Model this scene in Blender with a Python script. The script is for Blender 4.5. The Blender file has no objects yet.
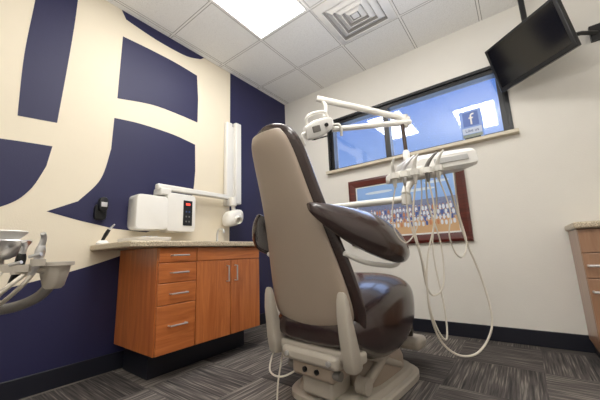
import bpy, bmesh, math, random
from mathutils import Vector, Matrix, Euler
random.seed(4)
sc=bpy.context.scene
COL=sc.collection
V=Vector
# ---------------------------------------------------------------- materials
def srgb(r,g,b):
    def f(c):
        c/=255
        return c/12.92 if c<=.04045 else ((c+.055)/1.055)**2.4
    return (f(r),f(g),f(b),1)
def mat(name,col,rough=.5,metal=0,var=.06,scale=8,bump=0,coat=0,bscale=None):
    m=bpy.data.materials.new(name);m.use_nodes=True
    nt=m.node_tree;b=nt.nodes['Principled BSDF']
    b.inputs['Roughness'].default_value=rough;b.inputs['Metallic'].default_value=metal
    if coat: b.inputs['Coat Weight'].default_value=coat;b.inputs['Coat Roughness'].default_value=.12
    tc=nt.nodes.new('ShaderNodeTexCoord');n=nt.nodes.new('ShaderNodeTexNoise')
    n.inputs['Scale'].default_value=scale;n.inputs['Detail'].default_value=4
    nt.links.new(tc.outputs['Object'],n.inputs['Vector'])
    mx=nt.nodes.new('ShaderNodeMix');mx.data_type='RGBA'
    c=col
    mx.inputs[6].default_value=tuple(max(0,x*(1-var)) for x in c[:3])+(1,)
    mx.inputs[7].default_value=tuple(min(1,x*(1+var)) for x in c[:3])+(1,)
    nt.links.new(n.outputs['Fac'],mx.inputs[0]);nt.links.new(mx.outputs[2],b.inputs['Base Color'])
    if bump:
        n2=nt.nodes.new('ShaderNodeTexNoise');n2.inputs['Scale'].default_value=bscale or 60
        nt.links.new(tc.outputs['Object'],n2.inputs['Vector'])
        bp=nt.nodes.new('ShaderNodeBump');bp.inputs['Strength'].default_value=bump;bp.inputs['Distance'].default_value=.01
        nt.links.new(n2.outputs['Fac'],bp.inputs['Height']);nt.links.new(bp.outputs['Normal'],b.inputs['Normal'])
    return m
def emis(name,col,s):
    m=bpy.data.materials.new(name);m.use_nodes=True
    nt=m.node_tree;b=nt.nodes['Principled BSDF']
    b.inputs['Base Color'].default_value=col
    b.inputs['Emission Color'].default_value=col;b.inputs['Emission Strength'].default_value=s
    return m
M_cream=mat('cream_wall_paint',srgb(226,215,193),.75,bump=.12,bscale=120,var=.02)
M_navy=mat('navy_wall_paint',srgb(31,31,70),.55,bump=.1,bscale=120,var=.04)
M_wall=mat('off_white_wall_paint',srgb(228,224,216),.8,bump=.12,bscale=120,var=.02)
M_base=mat('dark_navy_vinyl_baseboard',srgb(20,22,34),.45)
M_white=mat('white_enamel',srgb(236,234,230),.3,var=.02)
M_whiteplas=mat('white_plastic',srgb(228,225,218),.35,var=.03)
M_beige=mat('taupe_plastic_shell',srgb(166,151,136),.34,var=.03)
M_grey=mat('light_grey_casting',srgb(182,174,162),.42,var=.04)
M_dgrey=mat('grey_plastic',srgb(118,114,110),.45)
M_leather=mat('dark_brown_upholstery',srgb(48,32,30),.25,var=.15,scale=5,bump=.08,bscale=90,coat=.7)
M_black=mat('black_plastic',srgb(16,16,18),.35)
M_screen=mat('black_glass_screen',srgb(10,10,13),.12)
M_chrome=mat('brushed_chrome',srgb(225,225,226),.3,.85)
M_hose=mat('cream_rubber_hose',srgb(206,198,184),.45)
M_sill=mat('cream_laminate',srgb(208,197,176),.4)
M_frame=mat('black_window_frame',srgb(14,14,17),.4)
M_light=emis('fluorescent_diffuser',(1,.98,.94,1),13.5)
M_paper=mat('white_paper',srgb(235,235,232),.8,var=.01)
def wood(name,c1,c2,axis=2,sc_=1.0):
    m=mat(name,c1,.32,coat=.2);nt=m.node_tree;b=nt.nodes['Principled BSDF']
    tc=nt.nodes.new('ShaderNodeTexCoord');mp=nt.nodes.new('ShaderNodeMapping')
    s=[14*sc_,14*sc_,14*sc_];s[axis]=1.2*sc_;mp.inputs['Scale'].default_value=s
    n=nt.nodes.new('ShaderNodeTexNoise');n.inputs['Scale'].default_value=1.6;n.inputs['Detail'].default_value=8;n.inputs['Roughness'].default_value=.6;n.inputs['Distortion'].default_value=1.2
    cr=nt.nodes.new('ShaderNodeValToRGB');cr.color_ramp.elements[0].position=.28;cr.color_ramp.elements[1].position=.72
    cr.color_ramp.elements[0].color=c2;cr.color_ramp.elements[1].color=c1
    nt.links.new(tc.outputs['Object'],mp.inputs[0]);nt.links.new(mp.outputs[0],n.inputs['Vector'])
    nt.links.new(n.outputs['Fac'],cr.inputs[0]);nt.links.new(cr.outputs[0],b.inputs['Base Color'])
    return m
M_wood=wood('cherry_wood',srgb(210,128,70),srgb(166,86,42))
M_woodh=wood('cherry_wood_horizontal',srgb(210,128,70),srgb(166,86,42),axis=1)
M_wood2=wood('tan_brown_wood_laminate',srgb(168,130,102),srgb(142,104,78))
M_mahog=wood('mahogany_frame',srgb(104,38,28),srgb(56,18,14),axis=0)
def speckle():
    m=mat('speckled_laminate_counter',srgb(196,178,152),.3);nt=m.node_tree;b=nt.nodes['Principled BSDF']
    tc=nt.nodes.new('ShaderNodeTexCoord');n=nt.nodes.new('ShaderNodeTexNoise');n.inputs['Scale'].default_value=180
    cr=nt.nodes.new('ShaderNodeValToRGB');cr.color_ramp.elements[0].position=.35;cr.color_ramp.elements[1].position=.62
    cr.color_ramp.elements[0].color=srgb(148,132,110);cr.color_ramp.elements[1].color=srgb(214,200,174)
    nt.links.new(tc.outputs['Object'],n.inputs['Vector']);nt.links.new(n.outputs['Fac'],cr.inputs[0]);nt.links.new(cr.outputs[0],b.inputs['Base Color'])
    return m
M_counter=speckle()
def N(nt,t,**k):
    n=nt.nodes.new(t)
    for a,b in k.items(): setattr(n,a,b)
    return n
def math_(nt,op,a,b=None,c=None):
    n=nt.nodes.new('ShaderNodeMath');n.operation=op
    for i,x in enumerate((a,b,c)):
        if x is None: continue
        if isinstance(x,(int,float)): n.inputs[i].default_value=x
        else: nt.links.new(x,n.inputs[i])
    return n.outputs[0]
def carpet():
    m=bpy.data.materials.new('striped_carpet_tile');m.use_nodes=True;nt=m.node_tree;b=nt.nodes['Principled BSDF']
    b.inputs['Roughness'].default_value=.95
    tc=N(nt,'ShaderNodeTexCoord');sp=N(nt,'ShaderNodeSeparateXYZ');nt.links.new(tc.outputs['Object'],sp.inputs[0])
    X,Y=sp.outputs[0],sp.outputs[1];T=.5
    fx=math_(nt,'FLOOR',math_(nt,'DIVIDE',X,T));fy=math_(nt,'FLOOR',math_(nt,'DIVIDE',Y,T))
    par=math_(nt,'FLOORED_MODULO',math_(nt,'ADD',fx,fy),2)
    def stripe(sx,sy,off):
        cb=N(nt,'ShaderNodeCombineXYZ')
        nt.links.new(math_(nt,'MULTIPLY',X,sx),cb.inputs[0]);nt.links.new(math_(nt,'MULTIPLY',Y,sy),cb.inputs[1])
        nt.links.new(math_(nt,'MULTIPLY',math_(nt,'ADD',fx,math_(nt,'MULTIPLY',fy,3.7)),off),cb.inputs[2])
        n=N(nt,'ShaderNodeTexNoise');n.inputs['Scale'].default_value=1;n.inputs['Detail'].default_value=4;nt.links.new(cb.outputs[0],n.inputs['Vector'])
        return n.outputs['Fac']
    a=stripe(3.5,110,1.3);c=stripe(110,3.5,1.7)
    mx=N(nt,'ShaderNodeMix');nt.links.new(par,mx.inputs[0]);nt.links.new(a,mx.inputs[2]);nt.links.new(c,mx.inputs[3])
    wn=N(nt,'ShaderNodeTexWhiteNoise');wn.noise_dimensions='2D';cb=N(nt,'ShaderNodeCombineXYZ')
    nt.links.new(fx,cb.inputs[0]);nt.links.new(fy,cb.inputs[1]);nt.links.new(cb.outputs[0],wn.inputs[0])
    v=math_(nt,'ADD',mx.outputs[0],math_(nt,'MULTIPLY',math_(nt,'SUBTRACT',wn.outputs[0],.5),.16))
    v=math_(nt,'ADD',v,math_(nt,'MULTIPLY',math_(nt,'SUBTRACT',par,.5),.07))
    cr=N(nt,'ShaderNodeValToRGB');e=cr.color_ramp.elements
    e[0].position=.28;e[0].color=srgb(40,37,37);e[1].position=.76;e[1].color=srgb(154,146,137)
    x=e.new(.52);x.color=srgb(84,78,75)
    nt.links.new(v,cr.inputs[0]);nt.links.new(cr.outputs[0],b.inputs['Base Color'])
    bp=N(nt,'ShaderNodeBump');bp.inputs['Strength'].default_value=.4;bp.inputs['Distance'].default_value=.003
    nt.links.new(v,bp.inputs['Height']);nt.links.new(bp.outputs[0],b.inputs['Normal'])
    return m
M_carpet=carpet()
GX,GY,GS=-1.25,1.93,.61
def ceilmat():
    m=bpy.data.materials.new('acoustic_ceiling_tile');m.use_nodes=True;nt=m.node_tree;b=nt.nodes['Principled BSDF']
    b.inputs['Roughness'].default_value=.9
    tc=N(nt,'ShaderNodeTexCoord');sp=N(nt,'ShaderNodeSeparateXYZ');nt.links.new(tc.outputs['Object'],sp.inputs[0])
    def g(o,off):
        f=math_(nt,'FLOORED_MODULO',math_(nt,'DIVIDE',math_(nt,'SUBTRACT',o,off),GS),1)
        d=math_(nt,'ABSOLUTE',math_(nt,'SUBTRACT',f,.5))
        return d
    d=math_(nt,'MAXIMUM',g(sp.outputs[0],GX),g(sp.outputs[1],GY))
    groove=math_(nt,'MULTIPLY',math_(nt,'GREATER_THAN',d,.477),math_(nt,'LESS_THAN',d,.485))
    groove2=math_(nt,'GREATER_THAN',d,.485)
    n=N(nt,'ShaderNodeTexNoise');n.inputs['Scale'].default_value=140;nt.links.new(tc.outputs['Object'],n.inputs['Vector'])
    cr=N(nt,'ShaderNodeValToRGB');cr.color_ramp.elements[0].position=.3;cr.color_ramp.elements[0].color=srgb(222,220,216);cr.color_ramp.elements[1].position=.5;cr.color_ramp.elements[1].color=srgb(241,240,237)
    nt.links.new(n.outputs['Fac'],cr.inputs[0])
    mx=N(nt,'ShaderNodeMix',data_type='RGBA');nt.links.new(groove2,mx.inputs[0]);nt.links.new(cr.outputs[0],mx.inputs[6]);mx.inputs[7].default_value=srgb(240,238,234)
    m2=N(nt,'ShaderNodeMix',data_type='RGBA');nt.links.new(groove,m2.inputs[0]);nt.links.new(mx.outputs[2],m2.inputs[6]);m2.inputs[7].default_value=srgb(140,136,131)
    nt.links.new(m2.outputs[2],b.inputs['Base Color'])
    return m
M_ceil=ceilmat()
def glass():
    m=bpy.data.materials.new('window_glass');m.use_nodes=True;nt=m.node_tree
    for n in list(nt.nodes): nt.nodes.remove(n)
    o=N(nt,'ShaderNodeOutputMaterial');t=N(nt,'ShaderNodeBsdfTransparent');g=N(nt,'ShaderNodeBsdfGlossy');g.inputs['Roughness'].default_value=0.04
    t.inputs[0].default_value=(.92,.94,1,1)
    tc=N(nt,'ShaderNodeTexCoord');n=N(nt,'ShaderNodeTexNoise');n.inputs['Scale'].default_value=2;nt.links.new(tc.outputs['Object'],n.inputs['Vector'])
    f=math_(nt,'ADD',math_(nt,'MULTIPLY',n.outputs['Fac'],.02),.10)
    mx=N(nt,'ShaderNodeMixShader');nt.links.new(f,mx.inputs[0]);nt.links.new(t.outputs[0],mx.inputs[1]);nt.links.new(g.outputs[0],mx.inputs[2])
    nt.links.new(mx.outputs[0],o.inputs[0]);return m
M_glass=glass()
# ---------------------------------------------------------------- geometry helpers
def root(name,loc,label,cat,group=None):
    e=bpy.data.objects.new(name,None);e.location=loc;e.empty_display_size=.1;COL.objects.link(e)
    e['label']=label;e['category']=cat
    if group:e['group']=group
    return e
def wloc(o):
    p=V((0,0,0))
    while o is not None: p+=o.location;o=o.parent
    return p
def fin(name,bm,mats,parent=None,M=None,bevel=0,seg=2,sub=0,ang=38,kind=None,label=None,cat=None,recalc=True):
    if recalc: bmesh.ops.recalc_face_normals(bm,faces=bm.faces)
    if M is not None: bm.transform(M)
    off=wloc(parent) if parent else V((0,0,0))
    if not parent:
        xs=[v.co for v in bm.verts]
        off=V(((min(c.x for c in xs)+max(c.x for c in xs))/2,(min(c.y for c in xs)+max(c.y for c in xs))/2,min(c.z for c in xs)))
        if kind=='structure': off=V((0,0,0))
    bm.transform(Matrix.Translation(-off))
    me=bpy.data.meshes.new(name);bm.to_mesh(me);bm.free()
    for m in (mats if isinstance(mats,(list,tuple)) else [mats]): me.materials.append(m)
    for p in me.polygons: p.use_smooth=True
    me.set_sharp_from_angle(angle=math.radians(ang))
    o=bpy.data.objects.new(name,me);COL.objects.link(o)
    if parent: o.parent=parent
    else: o.location=off
    if bevel:
        b=o.modifiers.new('bevel','BEVEL');b.width=bevel;b.segments=seg;b.limit_method='ANGLE';b.angle_limit=math.radians(40);b.harden_normals=False
    if sub:
        s=o.modifiers.new('sub','SUBSURF');s.levels=sub;s.render_levels=sub
    if kind:o['kind']=kind
    if label:o['label']=label
    if cat:o['category']=cat
    return o
def box(bm,x,y,z,mi=0,M=None):
    vs=[bm.verts.new((a,b,c)) for c in z for b in y for a in x]
    for f in ((0,1,3,2),(4,6,7,5),(0,4,5,1),(2,3,7,6),(0,2,6,4),(1,5,7,3)):
        fc=bm.faces.new([vs[i] for i in f]);fc.material_index=mi
    if M is not None: bmesh.ops.transform(bm,matrix=M,verts=vs)
    return vs
def nb(): return bmesh.new()
def BX(x,y,z):
    bm=nb();box(bm,x,y,z);return bm
def cr_(pts,n=10,closed=False):
    P=[V(p) for p in pts];out=[];L=len(P)
    rng=range(L if closed else L-1)
    for i in rng:
        if closed: a,b,c,d=P[i-1],P[i],P[(i+1)%L],P[(i+2)%L]
        else: a,b,c,d=P[max(i-1,0)],P[i],P[i+1],P[min(i+2,L-1)]
        for k in range(n):
            t=k/n
            out.append(.5*((2*b)+(c-a)*t+(2*a-5*b+4*c-d)*t*t+(3*b-a-3*c+d)*t**3))
    if not closed: out.append(P[-1])
    return out
def loft(bm,rings,cap=True,mi=0,closed=False):
    R=[[bm.verts.new(p) for p in r] for r in rings];n=len(R[0])
    L=len(R)
    for i in range(L if closed else L-1):
        a=R[i];b=R[(i+1)%L]
        for j in range(n):
            f=bm.faces.new((a[j],a[(j+1)%n],b[(j+1)%n],b[j]));f.material_index=mi
    if cap and not closed:
        for r in (R[0],R[-1]):
            f=bm.faces.new(r);f.material_index=mi
def tube(bm,pts,r,n=10,smooth=8,mi=0,radii=None):
    P=cr_(pts,smooth) if smooth and len(pts)>2 else [V(p) for p in pts]
    up=V((0,0,1));rings=[];t0=(P[1]-P[0]).normalized()
    if abs(t0.dot(up))>.95: up=V((1,0,0))
    nrm=(up-t0*up.dot(t0)).normalized()
    for i,p in enumerate(P):
        t=(P[min(i+1,len(P)-1)]-P[max(i-1,0)]).normalized()
        nrm=(nrm-t*nrm.dot(t)).normalized();bn=t.cross(nrm)
        if radii:
            s=i/(len(P)-1)*(len(radii)-1);k=min(int(s),len(radii)-2);rr=radii[k]+(radii[k+1]-radii[k])*(s-k)
        else: rr=r
        rings.append([p+(nrm*math.cos(a)+bn*math.sin(a))*rr for a in [2*math.pi*j/n for j in range(n)]])
    loft(bm,rings,mi=mi)
def TB(pts,r,**k):
    bm=nb();tube(bm,pts,r,**k);return bm
def lathe(bm,prof,c=(0,0,0),n=28,axis=None,mi=0):
    c=V(c);q=V((0,0,1)).rotation_difference(V(axis).normalized()) if axis else None
    rings=[]
    for r,z in prof:
        ring=[]
        for j in range(n):
            a=2*math.pi*j/n;p=V((max(r,.0005)*math.cos(a),max(r,.0005)*math.sin(a),z))
            if q: p=q@p
            ring.append(p+c)
        rings.append(ring)
    loft(bm,rings,mi=mi)
def LT(prof,c,**k):
    bm=nb();lathe(bm,prof,c,**k);return bm
def sup(n,hx,hy,p=3.0):
    o=[]
    for j in range(n):
        a=2*math.pi*j/n;c,s=math.cos(a),math.sin(a)
        o.append((hx*math.copysign(abs(c)**(2/p),c),hy*math.copysign(abs(s)**(2/p),s)))
    return o
# ---------------------------------------------------------------- room
XL,XR,YB,YF,H=-2.54,1.25,3.11,-1.7,2.97
fin('floor',BX((XL-.1,XR+.1),(YF-.1,YB+.1),(-.08,0)),M_carpet,kind='structure')
fin('ceiling',BX((XL-.1,XR+.1),(YF-.1,YB+.1),(H,H+.08)),M_ceil,kind='structure')
bm=nb();box(bm,(XL-.1,XL),(YF-.1,YB+.1),(0,H))
def poly(bm,pts,x,mi):
    vs=[bm.verts.new((x,p[0],p[1])) for p in pts]
    vb=[bm.verts.new((x-.004,p[0],p[1])) for p in pts]
    f=bm.faces.new(vs);f.material_index=mi
    n=len(vs)
    for i in range(n):
        q=bm.faces.new((vs[i],vb[i],vb[(i+1)%n],vs[(i+1)%n]));q.material_index=mi
def arc(pts,n=8):
    return [(p.x,p.y) for p in cr_([(a,b,0) for a,b in pts],n)]
px=XL+.002
shapes=[
 arc([(.335,H-.001),(.33,2.65),(.315,2.2),(.325,1.76)])+arc([(.53,1.78),(.55,2.2),(.565,2.6),(.57,H-.001)]),
 arc([(.905,2.72),(1.15,2.73),(1.4,2.73),(1.64,2.71)])+arc([(1.66,2.45),(1.66,2.18)])+arc([(1.5,2.19),(1.2,2.19),(.90,2.13)]),
 [(.88,H-.001)]+arc([(.92,2.90),(1.2,2.865),(1.5,2.87),(1.68,2.93)])+[(1.72,H-.001)],
 arc([(.89,1.95),(1.1,1.97),(1.4,1.965),(1.64,1.93)])+arc([(1.65,1.65),(1.62,1.38),(1.5,1.15),(1.2,1.02)])+arc([(.95,1.04),(.72,1.09),(.53,1.14)])+arc([(.70,1.23),(.83,1.42),(.885,1.68)]),
 arc([(-.1,1.53),(.26,1.58),(.52,1.60)])+arc([(.50,1.45),(.43,1.27),(.31,1.15),(0,1.02),(-.1,1.0)]),
 [(-1.6,0.02),(-1.6,.5)]+arc([(-.5,.55),(.1,.60),(.5,.68),(.8,.76),(1.1,.86)])+[(1.3,.9),(2.08,.9),(2.08,.02)],
 [(2.09,.02),(2.09,H-.001),(YB,H-.001),(YB,.02)],
]
for s in shapes: poly(bm,s,px,1)
fin('wall_left',bm,[M_cream,M_navy],kind='structure',ang=20)
WX0,WX1,WZ0,WZ1=-1.80,.05,1.79,2.44
bm=nb()
box(bm,(XL-.1,XR+.1),(YB,YB+.16),(0,WZ0));box(bm,(XL-.1,XR+.1),(YB,YB+.16),(WZ1,H))
box(bm,(XL-.1,WX0),(YB,YB+.16),(WZ0,WZ1));box(bm,(WX1,XR+.1),(YB,YB+.16),(WZ0,WZ1))
fin('wall_back',bm,M_wall,kind='structure')
fin('wall_right',BX((XR,XR+.1),(YF,YB),(0,H)),M_wall,kind='structure')
fin('wall_front',BX((XL-.1,XR+.1),(YF-.1,YF),(0,H)),M_wall,kind='structure')
fin('baseboard_left',BX((XL,XL+.015),(YF,YB),(0,.12)),M_base,kind='structure',bevel=.004)
fin('baseboard_back',BX((XL+.015,XR),(YB-.015,YB),(0,.12)),M_base,kind='structure',bevel=.004)
fin('baseboard_right',BX((XR-.015,XR),(YF,YB-.015),(0,.12)),M_base,kind='structure',bevel=.004)
bm=nb();t=.045;y=(YB+.01,YB+.11)
box(bm,(WX0,WX0+t),y,(WZ0,WZ1));box(bm,(WX1-t,WX1),y,(WZ0,WZ1))
box(bm,(WX0+t,WX1-t),y,(WZ0,WZ0+.03));box(bm,(WX0+t,WX1-t),y,(WZ1-t,WZ1))
box(bm,(-1.09,-1.03),y,(WZ0+.03,WZ1-t))
box(bm,(WX0+t,WX1-t),(YB+.052,YB+.058),(WZ0+.03,WZ1-t),mi=1)
c=.03;yc=(YB-.012,YB+.012)
box(bm,(WX0-c,WX0),yc,(WZ0,WZ1+c));box(bm,(WX1,WX1+c),yc,(WZ0,WZ1+c));box(bm,(WX0,WX1),yc,(WZ1,WZ1+c))
fin('window_1',bm,[M_frame,M_glass],kind='structure')
fin('trim_1',BX((WX0-.05,WX1+.06),(YB-.07,YB+.01),(WZ0-.035,WZ0)),M_sill,kind='structure',bevel=.006)
# ---------------------------------------------------------------- ceiling troffers and vent
def troffer(x0,y0):
    x1,y1=x0+GS,y0+2*GS
    r=root('ceiling_light',((x0+x1)/2,(y0+y1)/2,H-.012),'white recessed fluorescent troffer with glowing diffuser in tile ceiling','ceiling light','ceiling troffers')
    bm=nb();z=(H-.012,H);f=.03
    box(bm,(x0+.006,x0+f),(y0+.006,y1-.006),z);box(bm,(x1-f,x1-.006),(y0+.006,y1-.006),z)
    box(bm,(x0+f,x1-f),(y0+.006,y0+f),z);box(bm,(x0+f,x1-f),(y1-f,y1-.006),z)
    fin('light_frame',bm,M_white,r)
    fin('diffuser',BX((x0+f,x1-f),(y0+f,y1-f),(H-.008,H-.001)),M_light,r)
troffer(GX-GS,GY-2*GS)
troffer(GX+GS,GY-3*GS)
troffer(GX+GS,GY-5*GS-.62)
vx,vy=GX,GY
r=root('ceiling_vent',(vx+GS/2,vy+GS/2,H-.02),'white square louvered air diffuser in tile ceiling','air vent')
bm=nb();cx_,cy_=vx+GS/2,vy+GS/2
box(bm,(vx+.01,vx+GS-.01),(vy+.01,vy+GS-.01),(H-.006,H-.001))
fin('vent_back',bm,mat('vent_shadow_grey',srgb(176,172,167),.8),r)
bm=nb()
for h0,h1 in ((.295,.228),(.212,.160),(.146,.10),(.085,.045)):
    ring=lambda hh,z:[V((cx_+a*hh,cy_+b*hh,z)) for a,b in((-1,-1),(1,-1),(1,1),(-1,1))]
    loft(bm,[ring(h0,H-.008),ring(h0-.006,H-.012),ring(h1,H-.036),ring(h1-.004,H-.032),ring(h0-.014,H-.007)],cap=False,closed=True)
box(bm,(cx_-.03,cx_+.03),(cy_-.03,cy_+.03),(H-.03,H-.006))
fin('louvers',bm,M_white,r)
# ---------------------------------------------------------------- base cabinet
CF=-1.925
Y0,Y1=1.0,1.93
cab=root('base_cabinet',(-2.21,1.44,0),'orange-brown cherry wood base cabinet with four drawers and two doors','cabinet')
fin('body',BX((XL+.017,CF-.022),(Y0,Y1),(.185,.87)),M_wood,cab,bevel=.002)
fin('toe_kick',BX((XL+.05,CF-.20),(Y0+.06,Y1-.01),(0,.185)),M_base,cab)
def handle(par,y,z,vert,L=.11):
    bm=nb();x0=CF;x1=CF+.03;h=L/2
    if vert: tube(bm,[(x0,y,z-h),(x1,y,z-h),(x1,y,z+h),(x0,y,z+h)],.0055,n=8,smooth=0)
    else: tube(bm,[(x0,y-h,z),(x1,y-h,z),(x1,y+h,z),(x0,y+h,z)],.0055,n=8,smooth=0)
    fin('handle',bm,M_chrome,par,label='brushed metal bar handle')
ys=(Y0+.004,1.283)
for i,(z0,z1) in enumerate(((.768,.862),(.634,.764),(.494,.63),(.190,.49))):
    d=fin('drawer',BX((CF-.02,CF),ys,(z0,z1)),M_woodh,cab,bevel=.004)
    handle(d,1.145,(z0+z1)/2 if i<3 else z1-.13,False,.12)
fin('panel',BX((CF-.02,CF),(1.289,Y1-.004),(.768,.862)),M_woodh,cab,bevel=.004)
for a,b,hy in ((1.289,1.600,1.56),(1.606,Y1-.004,1.645)):
    d=fin('door',BX((CF-.02,CF),(a,b),(.190,.764)),M_wood,cab,bevel=.004)
    handle(d,hy,.66,True,.12)
ct=BX((XL+.001,CF+.035),(.80,2.0),(.872,.912))
fin('countertop',ct,M_counter,bevel=.008,label='beige speckled laminate countertop over wooden cabinet',cat='countertop')
# ---------------------------------------------------------------- wall x-ray unit
xr=root('xray_machine',(XL,1.6,1.0),'white wall-mounted dental x-ray machine with folding arm','x-ray machine')
def rbox(x,y,z,p=5,n=28,k=.93):
    bm=nb();cy,cz=(y[0]+y[1])/2,(z[0]+z[1])/2;hy,hz=(y[1]-y[0])/2,(z[1]-z[0])/2;R=[]
    D=x[1]-x[0]
    for t,s in ((0,.97),(.05,1),(.82,1),(.93,.985),(.985,.96),(1,.91)):
        R.append([V((x[0]+D*t,cy+a*s,cz+b*s)) for a,b in sup(n,hy,hz,p)])
    loft(bm,R);return bm
fin('housing',rbox((XL,XL+.15),(1.04,1.31),(1.03,1.32),p=8,n=40),M_whiteplas,xr,ang=30)
cb_=fin('control_box',rbox((XL,XL+.13),(1.30,1.585),(1.02,1.37),p=10,n=40),M_whiteplas,xr,ang=30)
dsp=fin('display',BX((XL+.129,XL+.136),(1.455,1.545),(1.08,1.31)),M_black,cb_,bevel=.003)
xk=XL+.136
fin('readout',BX((xk,xk+.002),(1.478,1.52),(1.265,1.285)),emis('red_display',(1,.08,.05,1),.8),cb_)
mk=[M_dgrey,mat('blue_key',srgb(60,80,130),.4)]
for i in range(3):
    for j in range(2): fin('key',BX((xk,xk+.002),(1.476+j*.030,1.490+j*.030),(1.11+i*.045,1.124+i*.045)),mk[1 if i==2 else 0],cb_)
fin('arm',BX((XL+.06,XL+.12),(1.22,2.0),(1.385,1.435)),M_whiteplas,xr,bevel=.012)
fin('arm_mount',BX((XL,XL+.13),(1.24,1.34),(1.34,1.40)),M_whiteplas,xr,bevel=.01)
bm=nb();box(bm,(XL,XL+.06),(2.00,2.085),(1.33,2.30));box(bm,(XL,XL+.06),(2.13,2.215),(1.36,2.33));box(bm,(XL,XL+.025),(2.0,2.21),(1.36,2.28))
fin('wall_bracket',bm,M_whiteplas,xr,bevel=.012)
bm=nb();lathe(bm,[(.0,-.05),(.038,-.046),(.042,0),(.038,.046),(0,.05)],(XL+.13,2.03,1.365))
fin('elbow',bm,M_whiteplas,xr)
bm=nb();R=[]
for t,s in ((0,.4),(.012,.75),(.04,.95),(.08,1),(.14,1),(.18,.9),(.205,.7),(.215,.4)):
    R.append([V((XL+.11+a*.078*s,1.94+t,1.165+b*.085*s+t*.25)) for a,b in sup(28,1,1,3)])
loft(bm,R);tube(bm,[(XL+.12,2.05,1.25),(XL+.13,2.03,1.34)],.022)
th=fin('tube_head',bm,M_whiteplas,xr,ang=45)
fin('cone',LT([(.042,0),(.040,.06),(.034,.06),(.034,0)],(XL+.165,2.05,1.18),axis=(1,-.2,-.5)),M_whiteplas,th)
# ---------------------------------------------------------------- small items on wall/counter
w=root('handset_holder',(XL,.84,1.14),'black handheld device in a wall-mounted holder with chrome clip','wall holder')
fin('holder',rbox((XL,XL+.035),(.80,.88),(1.10,1.22),p=4),M_black,w)
fin('handset',rbox((XL+.02,XL+.07),(.815,.875),(1.16,1.27),p=3),M_black,w)
fin('clip',BX((XL+.07,XL+.076),(.825,.865),(1.195,1.23)),M_chrome,w,bevel=.002)
cl=root('curing_light',(XL+.1,.85,.912),'black and chrome pen-shaped curing light leaning in a white stand','dental tool')
fin('handpiece',TB([(XL+.1,.835,.925),(XL+.12,.855,.985),(XL+.13,.87,1.02)],.013,radii=[.009,.014,.012]),M_black,cl)
fin('tip',TB([(XL+.13,.87,1.02),(XL+.145,.885,1.045),(XL+.165,.89,1.055)],.007,radii=[.010,.006,.005]),M_chrome,cl)
fin('stand',LT([(.04,0),(.04,.012),(.025,.03),(0,.03)],(XL+.1,.845,.912)),M_white,cl)
it=root('instrument_tray',(XL+.25,1.06,.912),'shallow white tray with metal instruments on the speckled countertop','tray')
bm=nb();R=[]
for z_,k in((.912,.90),(.918,.96),(.95,1.0),(.951,.98),(.922,.93)):
    R.append([V((XL+.27+a*k,1.06+b*k,z_)) for a,b in sup(36,.19,.13,7)])
loft(bm,R);fin('tray',bm,M_white,it,ang=50)
for k in range(3): fin('instrument',TB([(XL+.15,1.02+.035*k,.955),(XL+.42,1.0+.04*k,.957)],.004,smooth=0,n=8),M_chrome,it)
fc=root('faucet',(XL+.12,1.84,.912),'small chrome gooseneck faucet on the countertop','faucet')
fin('spout',TB([(XL+.12,1.84,.915),(XL+.12,1.84,1.02),(XL+.15,1.84,1.06),(XL+.21,1.84,1.05),(XL+.22,1.84,1.02)],.01),M_chrome,fc)
fin('base',LT([(.03,0),(.028,.02),(.014,.03)],(XL+.12,1.84,.912)),M_chrome,fc)
# ---------------------------------------------------------------- picture
PX0,PX1,PZ0,PZ1=-1.57,-.35,.85,1.61
pic=root('framed_picture',((PX0+PX1)/2,YB,PZ0),'team photograph in a wide mahogany wood frame with white mat','picture')
def frame4(bm,x0,x1,z0,z1,w,y,mi=0):
    a=[(x0,z0),(x1,z0),(x1,z1),(x0,z1)];b=[(x0+w,z0+w),(x1-w,z0+w),(x1-w,z1-w),(x0+w,z1-w)]
    ym=y[0]
    R=[[V((p[0],y[1],p[1])) for p in a],[V((p[0],ym+.006,p[1])) for p in a],
       [V((p[0]+(q[0]-p[0])*.3,ym,p[1]+(q[1]-p[1])*.3)) for p,q in zip(a,b)],
       [V((p[0]+(q[0]-p[0])*.8,ym+.008,p[1]+(q[1]-p[1])*.8)) for p,q in zip(a,b)],
       [V((p[0],ym+.014,p[1])) for p in b],[V((p[0],y[1],p[1])) for p in b]]
    loft(bm,R,cap=False,closed=True,mi=mi)
bm=nb();frame4(bm,PX0,PX1,PZ0,PZ1,.085,(YB-.035,YB));fin('frame',bm,M_mahog,pic,ang=15)
fin('mat_board',BX((PX0+.07,PX1-.07),(YB-.012,YB-.002),(PZ0+.07,PZ1-.07)),M_paper,pic)
ix0,ix1,iz0,iz1=PX0+.10,PX1-.10,PZ0+.10,PZ1-.10
bm=nb();yy=YB-.0135
cols=[mat('print_sky',srgb(140,178,232),.4,var=.10,scale=4),mat('print_stands',srgb(120,130,165),.5,var=.4,scale=60),mat('print_field',srgb(206,168,126),.5,var=.12),mat('print_white',srgb(222,226,234),.5),mat('print_navy',srgb(70,90,155),.5),mat('print_orange',srgb(196,130,90),.5),mat('print_skin',srgb(190,144,120),.5),mat('print_cloud',srgb(208,222,240),.5)]
def q(x0,x1,z0,z1,mi,d=0,n=0):
    if n:
        cx0,cz0=(x0+x1)/2,(z0+z1)/2
        vs=[bm.verts.new((cx0+a,yy-d,cz0+b)) for a,b in sup(n,(x1-x0)/2,(z1-z0)/2,2.4)]
    else: vs=[bm.verts.new((a,yy-d,c)) for a,c in((x0,z0),(x1,z0),(x1,z1),(x0,z1))]
    f=bm.faces.new(vs);f.material_index=mi
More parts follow.
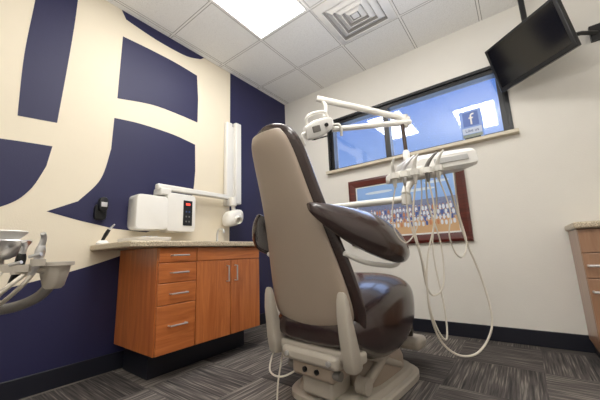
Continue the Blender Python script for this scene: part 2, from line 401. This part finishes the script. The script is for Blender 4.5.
q(ix0,ix1,iz0+.34,iz1,0);q(ix0,ix1,iz0+.15,iz0+.34,1);q(ix0,ix1,iz0,iz0+.15,2)
for a,b,c_,d in((.1,.42,.06,.03),(.5,.85,.10,.03),(.75,.98,.04,.03)): q(ix0+a,ix0+b,iz1-c_-d,iz1-c_,7,.0003,16)
k=.0006
for row in range(4):
    n=30-row;z=iz0+.27-row*.05
    for i in range(n):
        x=ix0+.02+(ix1-ix0-.05)*(i+.5*(row%2))/n+random.uniform(-.003,.003);zz=z+random.uniform(-.006,.006);k+=.000004
        q(x,x+.025,zz-.05,zz,random.choice([3,3,3,3,4,5]),k,8);q(x+.006,x+.019,zz-.003,zz+.015,6,k+.000001,8);q(x+.006,x+.019,zz+.009,zz+.018,random.choice([4,4,3]),k+.000002,8)
fin('print',bm,cols,pic,recalc=False)
# ---------------------------------------------------------------- window sign
sg=root('social_media_sign',(-.23,YB-.03,WZ0),'small blue and white card with lettering standing on the window sill','sign')
bm=nb();box(bm,(-.325,-.145),(YB-.012,YB-.004),(WZ0+.02,WZ0+.30));fin('card',bm,mat('sign_blue',srgb(120,150,212),.4),sg)
bm=nb();box(bm,(-.30,-.17),(YB-.0135,YB-.0118),(WZ0+.14,WZ0+.28));fin('logo_square',bm,mat('logo_blue',srgb(66,98,174),.4),sg)
bm=nb();box(bm,(-.315,-.155),(YB-.0135,YB-.0118),(WZ0+.065,WZ0+.125));fin('text_panel',bm,mat('sign_grey',srgb(186,198,220),.4),sg)
bm=nb();box(bm,(-.315,-.155),(YB-.0135,YB-.0118),(WZ0+.028,WZ0+.06));fin('colour_band',bm,mat('sign_band',srgb(120,130,120),.4,var=.6,scale=60),sg)
fin('stand',BX((-.30,-.17),(YB-.045,YB-.004),(WZ0,WZ0+.02)),M_black,sg)
def text(s,size,loc,m,par,name='lettering',rot=(math.pi/2,0,0),ext=.001):
    cu=bpy.data.curves.new('t','FONT');cu.body=s;cu.size=size;cu.extrude=ext;cu.align_x='CENTER'
    o=bpy.data.objects.new('t',cu);COL.objects.link(o);dg=bpy.context.evaluated_depsgraph_get()
    me=bpy.data.meshes.new_from_object(o.evaluated_get(dg));bpy.data.objects.remove(o)
    me.materials.clear();me.materials.append(m)
    me.transform(Matrix.Translation(V(loc)-wloc(par))@Euler(rot).to_matrix().to_4x4())
    ob=bpy.data.objects.new(name,me);ob.parent=par;COL.objects.link(ob);return ob
text('f',.16,(-.231,YB-.0155,WZ0+.155),M_paper,sg)
text('Like us',.04,(-.235,YB-.0155,WZ0+.083),mat('sign_ink',srgb(40,60,120),.5),sg)
# ---------------------------------------------------------------- TV
c=V((.23,2.74,2.31));rt=V((.755,-.656,0)).normalized();n=V((-.656,-.755,0)).normalized();th_=math.radians(16)
dn=(V((0,0,-1))*math.cos(th_)-n*math.sin(th_)).normalized();nn=rt.cross(dn).normalized()
if nn.dot(n)<0: nn=-nn
TM=Matrix(((rt.x,nn.x,-dn.x,c.x),(rt.y,nn.y,-dn.y,c.y),(rt.z,nn.z,-dn.z,c.z),(0,0,0,1)))
tv=root('television',tuple(c),'black flat-screen television tilted down on a wall and ceiling mount','television')
bm=nb();box(bm,(-.30,.30),(-.03,.012),(-.20,.20));box(bm,(-.2,.2),(-.06,-.028),(-.13,.13));fin('housing',bm,M_black,tv,M=TM,bevel=.006)
fin('screen',BX((-.275,.275),(.0115,.0135),(-.165,.18)),M_screen,tv,M=TM)
bk=TM@V((.0,-.05,0))
bm=nb();tube(bm,[bk,bk+V((.12,.06,.04)),(.60,YB-.10,2.43),(.70,YB-.02,2.43)],.016,smooth=0);box(bm,(.66,.76),(YB-.03,YB),(2.37,2.50))
tube(bm,[bk+V((0,.02,.0)),(bk.x+.0,bk.y+.02,H)],.02,smooth=0);lathe(bm,[(.05,-.02),(.05,0)],(bk.x,bk.y+.02,H))
fin('mount_arm',bm,M_black,tv)
# ---------------------------------------------------------------- right cabinet
rc=root('base_cabinet',(.7,2.86,0),'tan-brown laminate cabinet with metal bar pulls in the room corner','cabinet')
RX0,RY=.285,2.62
fin('body',BX((RX0+.01,XR-.02),(RY+.02,YB-.016),(.1,.885)),M_wood2,rc,bevel=.002)
fin('toe_kick',BX((RX0+.03,XR-.02),(RY+.08,YB-.016),(0,.1)),M_base,rc)
for a,b in ((RX0+.012,.775),(.78,1.225)):
    for z0,z1,hz in((.732,.88,None),(.572,.728,.65),(.104,.568,.49)):
        d=fin('drawer' if hz!=.49 else 'door',BX((a,b),(RY,RY+.02),(z0,z1)),M_wood2,rc,bevel=.003)
        if hz: fin('handle',TB([(a+.018,RY,hz),(a+.018,RY-.035,hz),(a+.16,RY-.035,hz),(a+.16,RY,hz)],.008,smooth=0,n=8),M_chrome,d,label='brushed metal bar handle')
fin('countertop',BX((RX0-.005,XR-.001),(RY-.03,YB-.001),(.887,.93)),M_counter,bevel=.012,seg=3,label='beige laminate countertop over brown corner cabinet',cat='countertop')
# ---------------------------------------------------------------- dental chair
yaw=math.radians(-5)
CM=Matrix.Translation((-.945,1.38,0))@Matrix.Rotation(yaw,4,'Z')
ch=root('dental_chair',(-.92,1.85,0),'dental chair with taupe plastic back shell and dark brown leather upholstery','dental chair')
TN=math.tan(math.radians(15))
def cy_at(z): return -(z-.32)*TN+.02*math.sin((z-.3)*3)
Wz=[(.36,.22),(.40,.28),(.50,.312),(.60,.306),(.72,.288),(.82,.268),(.92,.249),(1.02,.230),(1.10,.217),(1.18,.208),(1.26,.200),(1.33,.190),(1.39,.174),(1.43,.150),(1.46,.112),(1.475,.07),(1.482,.03)]
def W(z):
    for (a,b),(c_,d) in zip(Wz,Wz[1:]):
        if a<=z<=c_: return b+(d-b)*(z-a)/(c_-a)
    return Wz[-1][1] if z>1 else Wz[0][1]
def xo(z): return -.04*(z-.45)
def vloft(zs,wf,yc,hy,p=3,n=36,bow=0):
    bm=nb();R=[]
    for z in zs:
        w_=wf(z);h_=hy(z) if callable(hy) else hy
        R.append([V((a+xo(z),yc(z)+b+bow*(a/max(w_,.01))**2*min(1,w_/.15),z)) for a,b in sup(n,w_,h_,p)])
    loft(bm,R);return bm
zs=[.36,.38,.40,.45,.5,.56,.62,.7,.78,.86,.94,1.02,1.10,1.18,1.26,1.33,1.39,1.43,1.46,1.475,1.482]
br=fin('backrest',vloft(zs,lambda z:W(z),lambda z:cy_at(z)+.024,lambda z:.040*min(1,.45+(z-.36)*8,.3+(1.482-z)*9),p=2.5,bow=.012),M_leather,ch,M=CM,sub=1)
zs2=[.395,.41,.44,.48,.52,.58,.66,.74,.82,.9,.98,1.06,1.14,1.22,1.29,1.35,1.39,1.41,1.425,1.433]
def wsh(z): return max(.05,(W(z)-.043)*(1 if z>.46 else max(.5,1-(.46-z)*3)))
fin('back_shell',vloft(zs2,wsh,lambda z:cy_at(z)-.028,lambda z:.030*min(1,.3+(z-.395)*14,.35+(1.433-z)*12),p=2.6,bow=.022),M_beige,br,M=CM,sub=1)
zs3=[1.16,1.175,1.21,1.26,1.31,1.36,1.40,1.425,1.44]
fin('headrest',vloft(zs3,lambda z:W(z)*.86,lambda z:cy_at(z)+.07,lambda z:.035*min(1,.4+(z-1.16)*18,.35+(1.44-z)*12),p=2.6),M_leather,ch,M=CM,sub=1)
def yloft(secs,p=3,n=32):
    bm=nb();R=[]
    for y_,hw,z0,z1 in secs:
        R.append([V((a,y_,(z0+z1)/2+b)) for a,b in sup(n,hw,(z1-z0)/2,p)])
    loft(bm,R);return bm
fin('seat',yloft([(-.075,.20,.355,.42),(-.065,.25,.335,.46),(-.03,.28,.32,.50),(.06,.305,.27,.55),(.17,.335,.205,.595),(.34,.345,.18,.64),(.50,.335,.225,.655),(.61,.305,.31,.65),(.67,.26,.39,.615),(.69,.18,.45,.57)],p=2.9),M_leather,ch,M=CM,sub=1)
bm=nb();R=[]
for s,hw,th2 in((0,.15,.02),(.03,.21,.04),(.15,.22,.045),(.35,.20,.045),(.45,.18,.04),(.47,.12,.02)):
    c0=V((0,.60,.56))+V((0,.55,-.83)).normalized()*s;nv=V((0,.83,.55)).normalized()
    R.append([c0+V((a,0,0))+nv*b for a,b in sup(28,hw,th2,3)])
loft(bm,R);fin('legrest',bm,M_leather,ch,M=CM,sub=1)
bm=nb();box(bm,(-.22,.24),(.76,.92),(.12,.20));fin('toe_board',bm,M_grey,ch,M=CM,bevel=.03,seg=3)
# padded scooped armrest: cupped cross-section (outer convex, inner hollow)
def wing(sgn,cps):
    bm=nb();R=[]
    for x_,y_,z_,hh,tt in cps:
        ring=[]
        for a,b in sup(32,hh,tt,2.5):
            cup=.30*hh*(a/max(hh,.001))**2
            ring.append(V((sgn*(x_+b-a*.30-cup),y_,z_+a)))
        R.append(ring)
    loft(bm,R);return bm
wc=[(.185,-.255,1.015,.012,.010),(.205,-.25,1.005,.032,.018),(.25,-.21,.975,.058,.026),(.30,-.13,.935,.088,.034),(.338,-.03,.905,.110,.040),(.362,.07,.885,.124,.043),(.374,.16,.865,.128,.043),(.378,.24,.847,.122,.042),(.375,.31,.828,.105,.038),(.366,.365,.81,.078,.032),(.358,.395,.80,.048,.024),(.354,.41,.795,.02,.012)]
a1=fin('armrest',wing(1,wc),M_leather,ch,M=CM,sub=1)
fin('armrest_support',TB([(.27,-.10,.79),(.31,.00,.745),(.33,.12,.725),(.345,.25,.712),(.345,.34,.73)],.013),M_whiteplas,a1,M=CM)
a2=fin('armrest',wing(-1,[(.27,-.20,.98,.03,.012),(.285,-.195,.97,.07,.02),(.335,-.15,.93,.10,.028),(.36,-.05,.91,.11,.03),(.375,.07,.89,.12,.032),(.38,.2,.86,.11,.032),(.375,.32,.82,.07,.026),(.37,.37,.80,.025,.014)]),M_leather,ch,M=CM,sub=1)
fin('armrest_support',TB([(-.29,-.08,.80),(-.33,.02,.765),(-.35,.14,.745),(-.36,.27,.735)],.014),M_whiteplas,a2,M=CM)
def upright(x):
    bm=nb();R=[]
    for z,hw,hy_ in((.25,.026,.034),(.265,.034,.042),(.34,.034,.040),(.42,.033,.032),(.50,.031,.024),(.57,.028,.016),(.60,.022,.010),(.61,.014,.006)):
        R.append([V((x+a,cy_at(min(z,.5)*.6+z*.4)-.07+b,z)) for a,b in sup(20,hw,hy_,5)])
    loft(bm,R);return fin('back_support',bm,M_grey,ch,M=CM)
upright(.25);upright(-.255)
fin('cross_member',BX((-.28,.28),(-.06,.03),(.27,.325)),M_grey,ch,M=CM,bevel=.014,seg=3)
fin('carriage',BX((-.20,.18),(-.085,.32),(.235,.30)),M_grey,ch,M=CM,bevel=.02,seg=3)
fin('motor_cover',BX((-.15,.13),(-.055,.22),(.155,.245)),M_beige,ch,M=CM,bevel=.022,seg=3)
fin('linkage_pin',LT([(.022,-.17),(.022,.17)],(-.01,-.03,.20),axis=(1,0,0),n=18),M_dgrey,ch,M=CM)
fin('lift_cover',BX((-.11,.09),(-.02,.16),(.06,.165)),M_grey,ch,M=CM,bevel=.018,seg=3)
for x in(-.20,.19):
    bm=nb();tube(bm,[(x,.10,.10),(x,.5,.25)],.026,smooth=0);tube(bm,[(x,.55,.10),(x,.15,.26)],.02,smooth=0)
    lathe(bm,[(.04,-.03),(.04,.03)],(x,.12,.12),axis=(1,0,0))
    fin('lift_arm',bm,M_grey,ch,M=CM)
bm=nb();R=[]
for z,k in((0,1),(.03,1),(.04,.97),(.042,.90),(.064,.88),(.072,.85)):
    R.append([V((a*k-.01,.39+b*k,z)) for a,b in sup(44,.28,.40,4.5)])
loft(bm,R);fin('base_plate',bm,M_grey,ch,M=CM,ang=40)
bm=nb();R=[]
for z,hx_,hy_ in((.06,.20,.25),(.13,.20,.25),(.19,.18,.23),(.21,.15,.20)):
    R.append([V((a,.43+b,z)) for a,b in sup(36,hx_,hy_,4.5)])
loft(bm,R);fin('base_cover',bm,M_beige,ch,M=CM,ang=40)
for x,z,y_ in((-.15,.268,-.085),(.13,.268,-.085),(-.05,.20,-.055),(.03,.20,-.055)): fin('bolt',LT([(.013,0),(.013,.010),(.008,.012)],(x,y_,z),axis=(0,-1,0)),M_black if z<.25 else M_chrome,ch,M=CM)
fin('power_cable',TB([(-1.22,1.38,.30),(-1.24,1.33,.21),(-1.20,1.28,.16),(-1.12,1.30,.15),(-1.04,1.42,.2)],.005),M_hose,ch)
fin('power_cable',TB([(-1.20,1.40,.28),(-1.20,1.34,.1),(-1.18,1.30,.008),(-1.15,1.22,.008),(-1.12,1.0,.008)],.005),M_hose,ch)
# ---------------------------------------------------------------- delivery unit, frame: x along tray, y away, z up
rh_=V((.801,.598,0));fh=V((-.598,.801,0))
DM=Matrix(((rh_.x,fh.x,0,0),(rh_.y,fh.y,0,0),(0,0,1,0),(0,0,0,1)))
def dl(t,d,z): return rh_*t+fh*d+V((0,0,z))
bm=nb();tube(bm,[(-.08,1.80,.25),(-.17,1.9,.27),(-.17,2.02,.32),(-.17,2.02,1.06)],.022,smooth=0);lathe(bm,[(.0,-.04),(.03,-.035),(.034,0),(.03,.035),(0,.04)],(-.17,2.02,1.07))
tube(bm,[(-.17,2.02,1.075),(.60,1.62,1.075)],.020,smooth=0,n=14);lathe(bm,[(0,-.03),(.028,-.028),(.028,.028),(0,.03)],(.60,1.62,1.072))
fin('delivery_arm',bm,M_whiteplas,ch,M=DM)
du=root('delivery_unit',tuple(dl(.72,1.7,1.1)),'white dental instrument delivery unit with handpieces and hanging hoses','dental delivery unit')
TLT=Matrix.Translation((.78,1.62,1.26))@Matrix.Rotation(math.radians(-8),4,'Y')@Matrix.Translation((-.78,-1.62,-1.26))
bm=nb()
sec=[(1.455,1.21,1.275),(1.47,1.195,1.295),(1.60,1.20,1.33),(1.76,1.235,1.34),(1.79,1.25,1.325)]
R=[]
for d_,z0,z1 in sec:
    R.append([V((.775+a,d_,(z0+z1)/2+b)) for a,b in sup(40,.155,(z1-z0)/2,9)])
loft(bm,R);fin('tray_body',bm,M_white,du,M=DM@TLT,ang=30)
fin('control_panel',BX((.70,.88),(1.449,1.457),(1.232,1.262)),mat('panel_grey',srgb(190,190,190),.4),du,M=DM@TLT,bevel=.003)
fin('tray_handle',TB([(.91,1.50,1.24),(.955,1.54,1.245),(.965,1.62,1.25),(.955,1.70,1.26),(.91,1.74,1.27)],.010),M_white,du,M=DM@TLT)
bm=nb();R=[]
for x_,z_,hh in((.455,1.155,.010),(.462,1.158,.022),(.54,1.172,.028),(.64,1.185,.03),(.73,1.19,.026),(.735,1.19,.01)):
    R.append([V((x_,1.475+a*(1.5),z_+b)) for a,b in sup(24,hh,hh,5)])
loft(bm,R);fin('holder_bar',bm,M_whiteplas,du,M=DM,ang=50)
hx=[.48,.53,.585,.65,.705]
tl=[-.012,.014,-.004,.012,.0]
for i,x in enumerate(hx):
    z=1.165+.008*i;k=tl[i]
    fin('handpiece',TB([(x+.018+k*2,1.385,z+.080),(x+k,1.40,z+.05),(x-.006,1.42,z+.01),(x,1.43,z-.03),(x+.004,1.44,z-.06)],.01,radii=[.004,.008,.012,.012,.006]),(M_whiteplas,M_chrome,M_whiteplas,M_dgrey,M_whiteplas)[i],du,M=DM)
    fin('holder_ring',LT([(.015,-.014),(.022,-.014),(.022,.014),(.015,.014)],(x,1.425,z-.005),n=18),M_whiteplas,du,M=DM)
hs=[
 [(.484,1.44,1.11),(.462,1.46,.98),(.475,1.48,.89),(.53,1.5,.83),(.60,1.52,.90),(.655,1.55,1.05),(.68,1.58,1.21)],
 [(.534,1.44,1.12),(.54,1.45,.95),(.585,1.47,.76),(.61,1.5,.62),(.65,1.52,.565),(.71,1.53,.62),(.735,1.56,.82),(.70,1.58,1.05),(.72,1.6,1.21)],
 [(.589,1.44,1.13),(.56,1.45,.92),(.60,1.47,.68),(.605,1.48,.50),(.65,1.5,.36),(.74,1.52,.285),(.84,1.52,.30),(.925,1.53,.42),(.92,1.55,.62),(.87,1.57,.85),(.85,1.6,1.08),(.83,1.62,1.21)],
 [(.655,1.44,1.14),(.665,1.44,.95),(.61,1.45,.75),(.60,1.47,.55),(.635,1.48,.41),(.68,1.5,.37),(.70,1.53,.50),(.69,1.56,.8),(.75,1.58,1.05),(.77,1.62,1.21)],
 [(.709,1.44,1.14),(.745,1.44,.98),(.73,1.45,.86),(.76,1.47,.77),(.81,1.5,.75),(.855,1.53,.83),(.85,1.56,1.0),(.88,1.6,1.23)],
]
for i,h_ in enumerate(hs): fin('hose',TB(h_,(.0034,.0042,.005,.0042,.0034)[i],n=8,smooth=8),M_hose,du,M=DM)
fin('riser',TB([(.60,1.62,1.105),(.62,1.635,1.15),(.70,1.66,1.24)],.024),M_whiteplas,du,M=DM)
# ---------------------------------------------------------------- operatory light
ol=root('dental_light',tuple(dl(.675,1.78,1.35)),'white articulated dental examination light on a dark brown post','dental light')
M_post=mat('dark_bronze_post',srgb(70,56,48),.35,.4)
fin('post',TB([(.675,1.74,1.335),(.675,1.76,1.60)],.012,smooth=0),M_post,ol,M=DM)
fin('post_collar',LT([(.02,0),(.02,.06),(.014,.07)],(.675,1.745,1.335)),M_whiteplas,ol,M=DM)
bm=nb();lathe(bm,[(0,-.045),(.022,-.04),(.024,.04),(0,.045)],(.70,1.78,1.615));fin('pivot',bm,M_whiteplas,ol,M=DM)
fin('upper_arm',TB([(.73,1.78,1.625),(.45,1.79,1.715),(.14,1.8,1.81)],.021,smooth=0,n=14,),M_whiteplas,ol,M=DM)
fin('lower_arm',TB([(.73,1.76,1.60),(.225,1.76,1.57)],.018,smooth=0,n=14),M_whiteplas,ol,M=DM)
fin('stem',TB([(.17,1.8,1.80),(.195,1.79,1.74),(.18,1.77,1.66)],.014),M_whiteplas,ol,M=DM)
LM=DM@Matrix.Translation((.14,1.75,1.575))@Matrix.Rotation(math.radians(-14),4,'Y')@Matrix.Rotation(math.radians(22),4,'X')
bm=nb();R=[]
for x_,hy_,hz_,zo in((-.10,.025,.025,-.01),(-.09,.042,.044,-.01),(-.02,.055,.058,0),(.05,.05,.046,.01),(.085,.036,.034,.012),(.095,.02,.02,.012)):
    R.append([V((x_,a,b+zo)) for a,b in sup(28,hy_,hz_,6)])
loft(bm,R);hd=fin('lamp_head',bm,M_white,ol,M=LM,ang=28)
fin('vent_panel',BX((-.05,.0),(-.058,-.05),(-.018,.022)),M_dgrey,hd,M=LM,bevel=.004)
fin('lens',BX((-.06,.04),(-.04,.04),(-.062,-.054)),M_screen,hd,M=LM,bevel=.004)
for s in(-1,1):
    fin('lamp_handle',TB([(s*.075,-.02,.0),(s*.12,-.04,-.01),(s*.125,-.045,-.045),(s*.12,-.04,-.08)],.009),M_whiteplas,hd,M=LM)
fin('yoke',TB([(-.07,0,.03),(-.06,0,.085),(.0,0,.10),(.06,0,.085),(.07,0,.03)],.010),M_whiteplas,hd,M=LM)
fin('switch',LT([(.012,0),(.012,.013),(0,.015)],(.04,-.051,.01),axis=(0,-1,0)),M_black,hd,M=LM)
# ---------------------------------------------------------------- assistant unit at the left
au=root('assistant_unit',tuple(dl(-1.25,1.15,0)),'grey assistant instrument stand with suction handles, bowl and cup holder','dental suction unit')
D=1.10
fin('floor_post',TB([(-1.30,1.15,0),(-1.30,1.15,.55),(-1.24,1.13,.63),(-1.12,D,.645)],.03,n=14),M_grey,au,M=DM)
fin('arm',TB([(-1.16,D,.63),(-1.05,D,.645),(-.97,D,.675),(-.93,D,.715),(-.92,D,.745)],.018,n=14),M_dgrey,au,M=DM)
bm=nb();R=[]
for z,k in((.705,.45),(.715,.62),(.76,.82),(.785,.9),(.787,1.1),(.800,1.1),(.801,.9),(.785,.8)):
    R.append([V((-.915+a*k,D+b*k,z)) for a,b in sup(28,.050,.044,2.6)])
loft(bm,R);fin('cup_holder',bm,M_grey,au,M=DM)
bm=nb();tube(bm,[(-1.16,1.07,.79),(-1.04,1.05,.785),(-.95,1.05,.780),(-.925,1.08,.77)],.014);box(bm,(-1.05,-.94),(1.02,1.06),(.77,.795));fin('holder_bar',bm,M_grey,au,M=DM)
fin('bowl',LT([(.025,-.05),(.05,-.035),(.075,-.005),(.085,.015),(.082,.018),(.06,.0),(0,-.02)],(-1.09,1.06,.865),n=36),M_chrome,au,M=DM)
fin('bowl',LT([(.02,-.03),(.05,-.01),(.072,.014),(.069,.018),(.04,.003),(0,-.004)],(-1.09,1.06,.90),n=36),M_whiteplas,au,M=DM)
fin('bowl_stem',TB([(-1.09,1.06,.825),(-1.09,1.06,.79)],.016,smooth=0),M_grey,au,M=DM)
for x,z,m in((-.920,.840,M_chrome),(-.985,.815,M_black)):
    hnd=fin('suction_handle',TB([(x+.004,1.033,z+.02),(x,1.035,z),(x-.012,1.04,z-.045),(x-.03,1.04,z-.085)],.012,radii=[.010,.015,.013,.009]),m,au,M=DM)
    fin('suction_tip',TB([(x+.004,1.033,z+.018),(x+.012,1.03,z+.045),(x+.016,1.02,z+.06)],.006,radii=[.010,.009,.008]),M_chrome,hnd,M=DM)
    fin('valve',LT([(.006,-.02),(.006,.02)],(x-.004,1.022,z-.015),axis=(1,0,.2),n=12),M_chrome,hnd,M=DM)
    fin('holder_ring',LT([(.015,-.012),(.021,-.012),(.021,.012),(.015,.012)],(x-.008,1.04,z-.04),n=18),M_grey,au,M=DM)
for pts in ([(-.945,1.04,.76),(-.955,1.03,.735),(-.99,1.03,.70),(-1.05,1.05,.665),(-1.12,1.1,.655)],
            [(-1.01,1.04,.735),(-1.03,1.01,.69),(-1.08,1.02,.64),(-1.17,1.1,.60)],
            [(-.96,1.05,.775),(-.975,1.0,.73),(-1.03,.99,.67),(-1.09,1.0,.60),(-1.20,1.06,.55),(-1.28,1.12,.55)],
            [(-1.04,1.03,.775),(-1.03,.98,.74),(-1.07,.97,.70),(-1.13,1.0,.68),(-1.22,1.08,.66)]):
    fin('hose',TB(pts,.0075),M_hose,au,M=DM)
# ---------------------------------------------------------------- added area lights (ceiling fill, sky light at window)
def area(loc,rot,size,power,col=(1,1,1)):
    l=bpy.data.lights.new('added_area_light','AREA');l.shape='RECTANGLE';l.size=size[0];l.size_y=size[1];l.energy=power;l.color=col
    o=bpy.data.objects.new('added_area_light',l);o.location=loc;o.rotation_euler=rot;COL.objects.link(o)
area((-.2,.7,2.0),(math.radians(165),0,math.radians(25)),(1.0,1.0),34,(1,.99,.98))  # added fill aimed up to brighten the ceiling; no such fixture in the room
area((-.87,YB+.3,2.25),(math.radians(-75),0,0),(1.7,.6),12,(.6,.75,1))  # added cool light outside the window, standing in for sky light
# ---------------------------------------------------------------- world / camera
w=bpy.data.worlds.new('World');sc.world=w;w.use_nodes=True;nt=w.node_tree
bg=nt.nodes['Background'];tc=N(nt,'ShaderNodeTexCoord');sp=N(nt,'ShaderNodeSeparateXYZ');nt.links.new(tc.outputs['Generated'],sp.inputs[0])
cr=N(nt,'ShaderNodeValToRGB');cr.color_ramp.elements[0].position=.22;cr.color_ramp.elements[0].color=srgb(172,204,250);cr.color_ramp.elements[1].position=.50;cr.color_ramp.elements[1].color=srgb(100,146,234)
nt.links.new(sp.outputs[2],cr.inputs[0]);nt.links.new(cr.outputs[0],bg.inputs[0]);bg.inputs[1].default_value=1.0
try:
    sc.view_settings.view_transform='Standard'
except Exception as e: print(e)
cam=bpy.data.cameras.new('camera');cam.lens=291.3/600*36;cam.sensor_width=36;cam.clip_start=.02
co=bpy.data.objects.new('camera',cam);COL.objects.link(co);sc.camera=co
yw,pt,rl=[math.radians(a) for a in(36.73,10.25,-2.18)]
Fv=V((-math.sin(yw)*math.cos(pt),math.cos(yw)*math.cos(pt),math.sin(pt)));r0=V((math.cos(yw),math.sin(yw),0));u0=r0.cross(Fv)
rr=r0*math.cos(rl)+u0*math.sin(rl);uu=u0*math.cos(rl)-r0*math.sin(rl)
co.matrix_world=Matrix(((rr.x,uu.x,-Fv.x,0),(rr.y,uu.y,-Fv.y,0),(rr.z,uu.z,-Fv.z,.8),(0,0,0,1)))
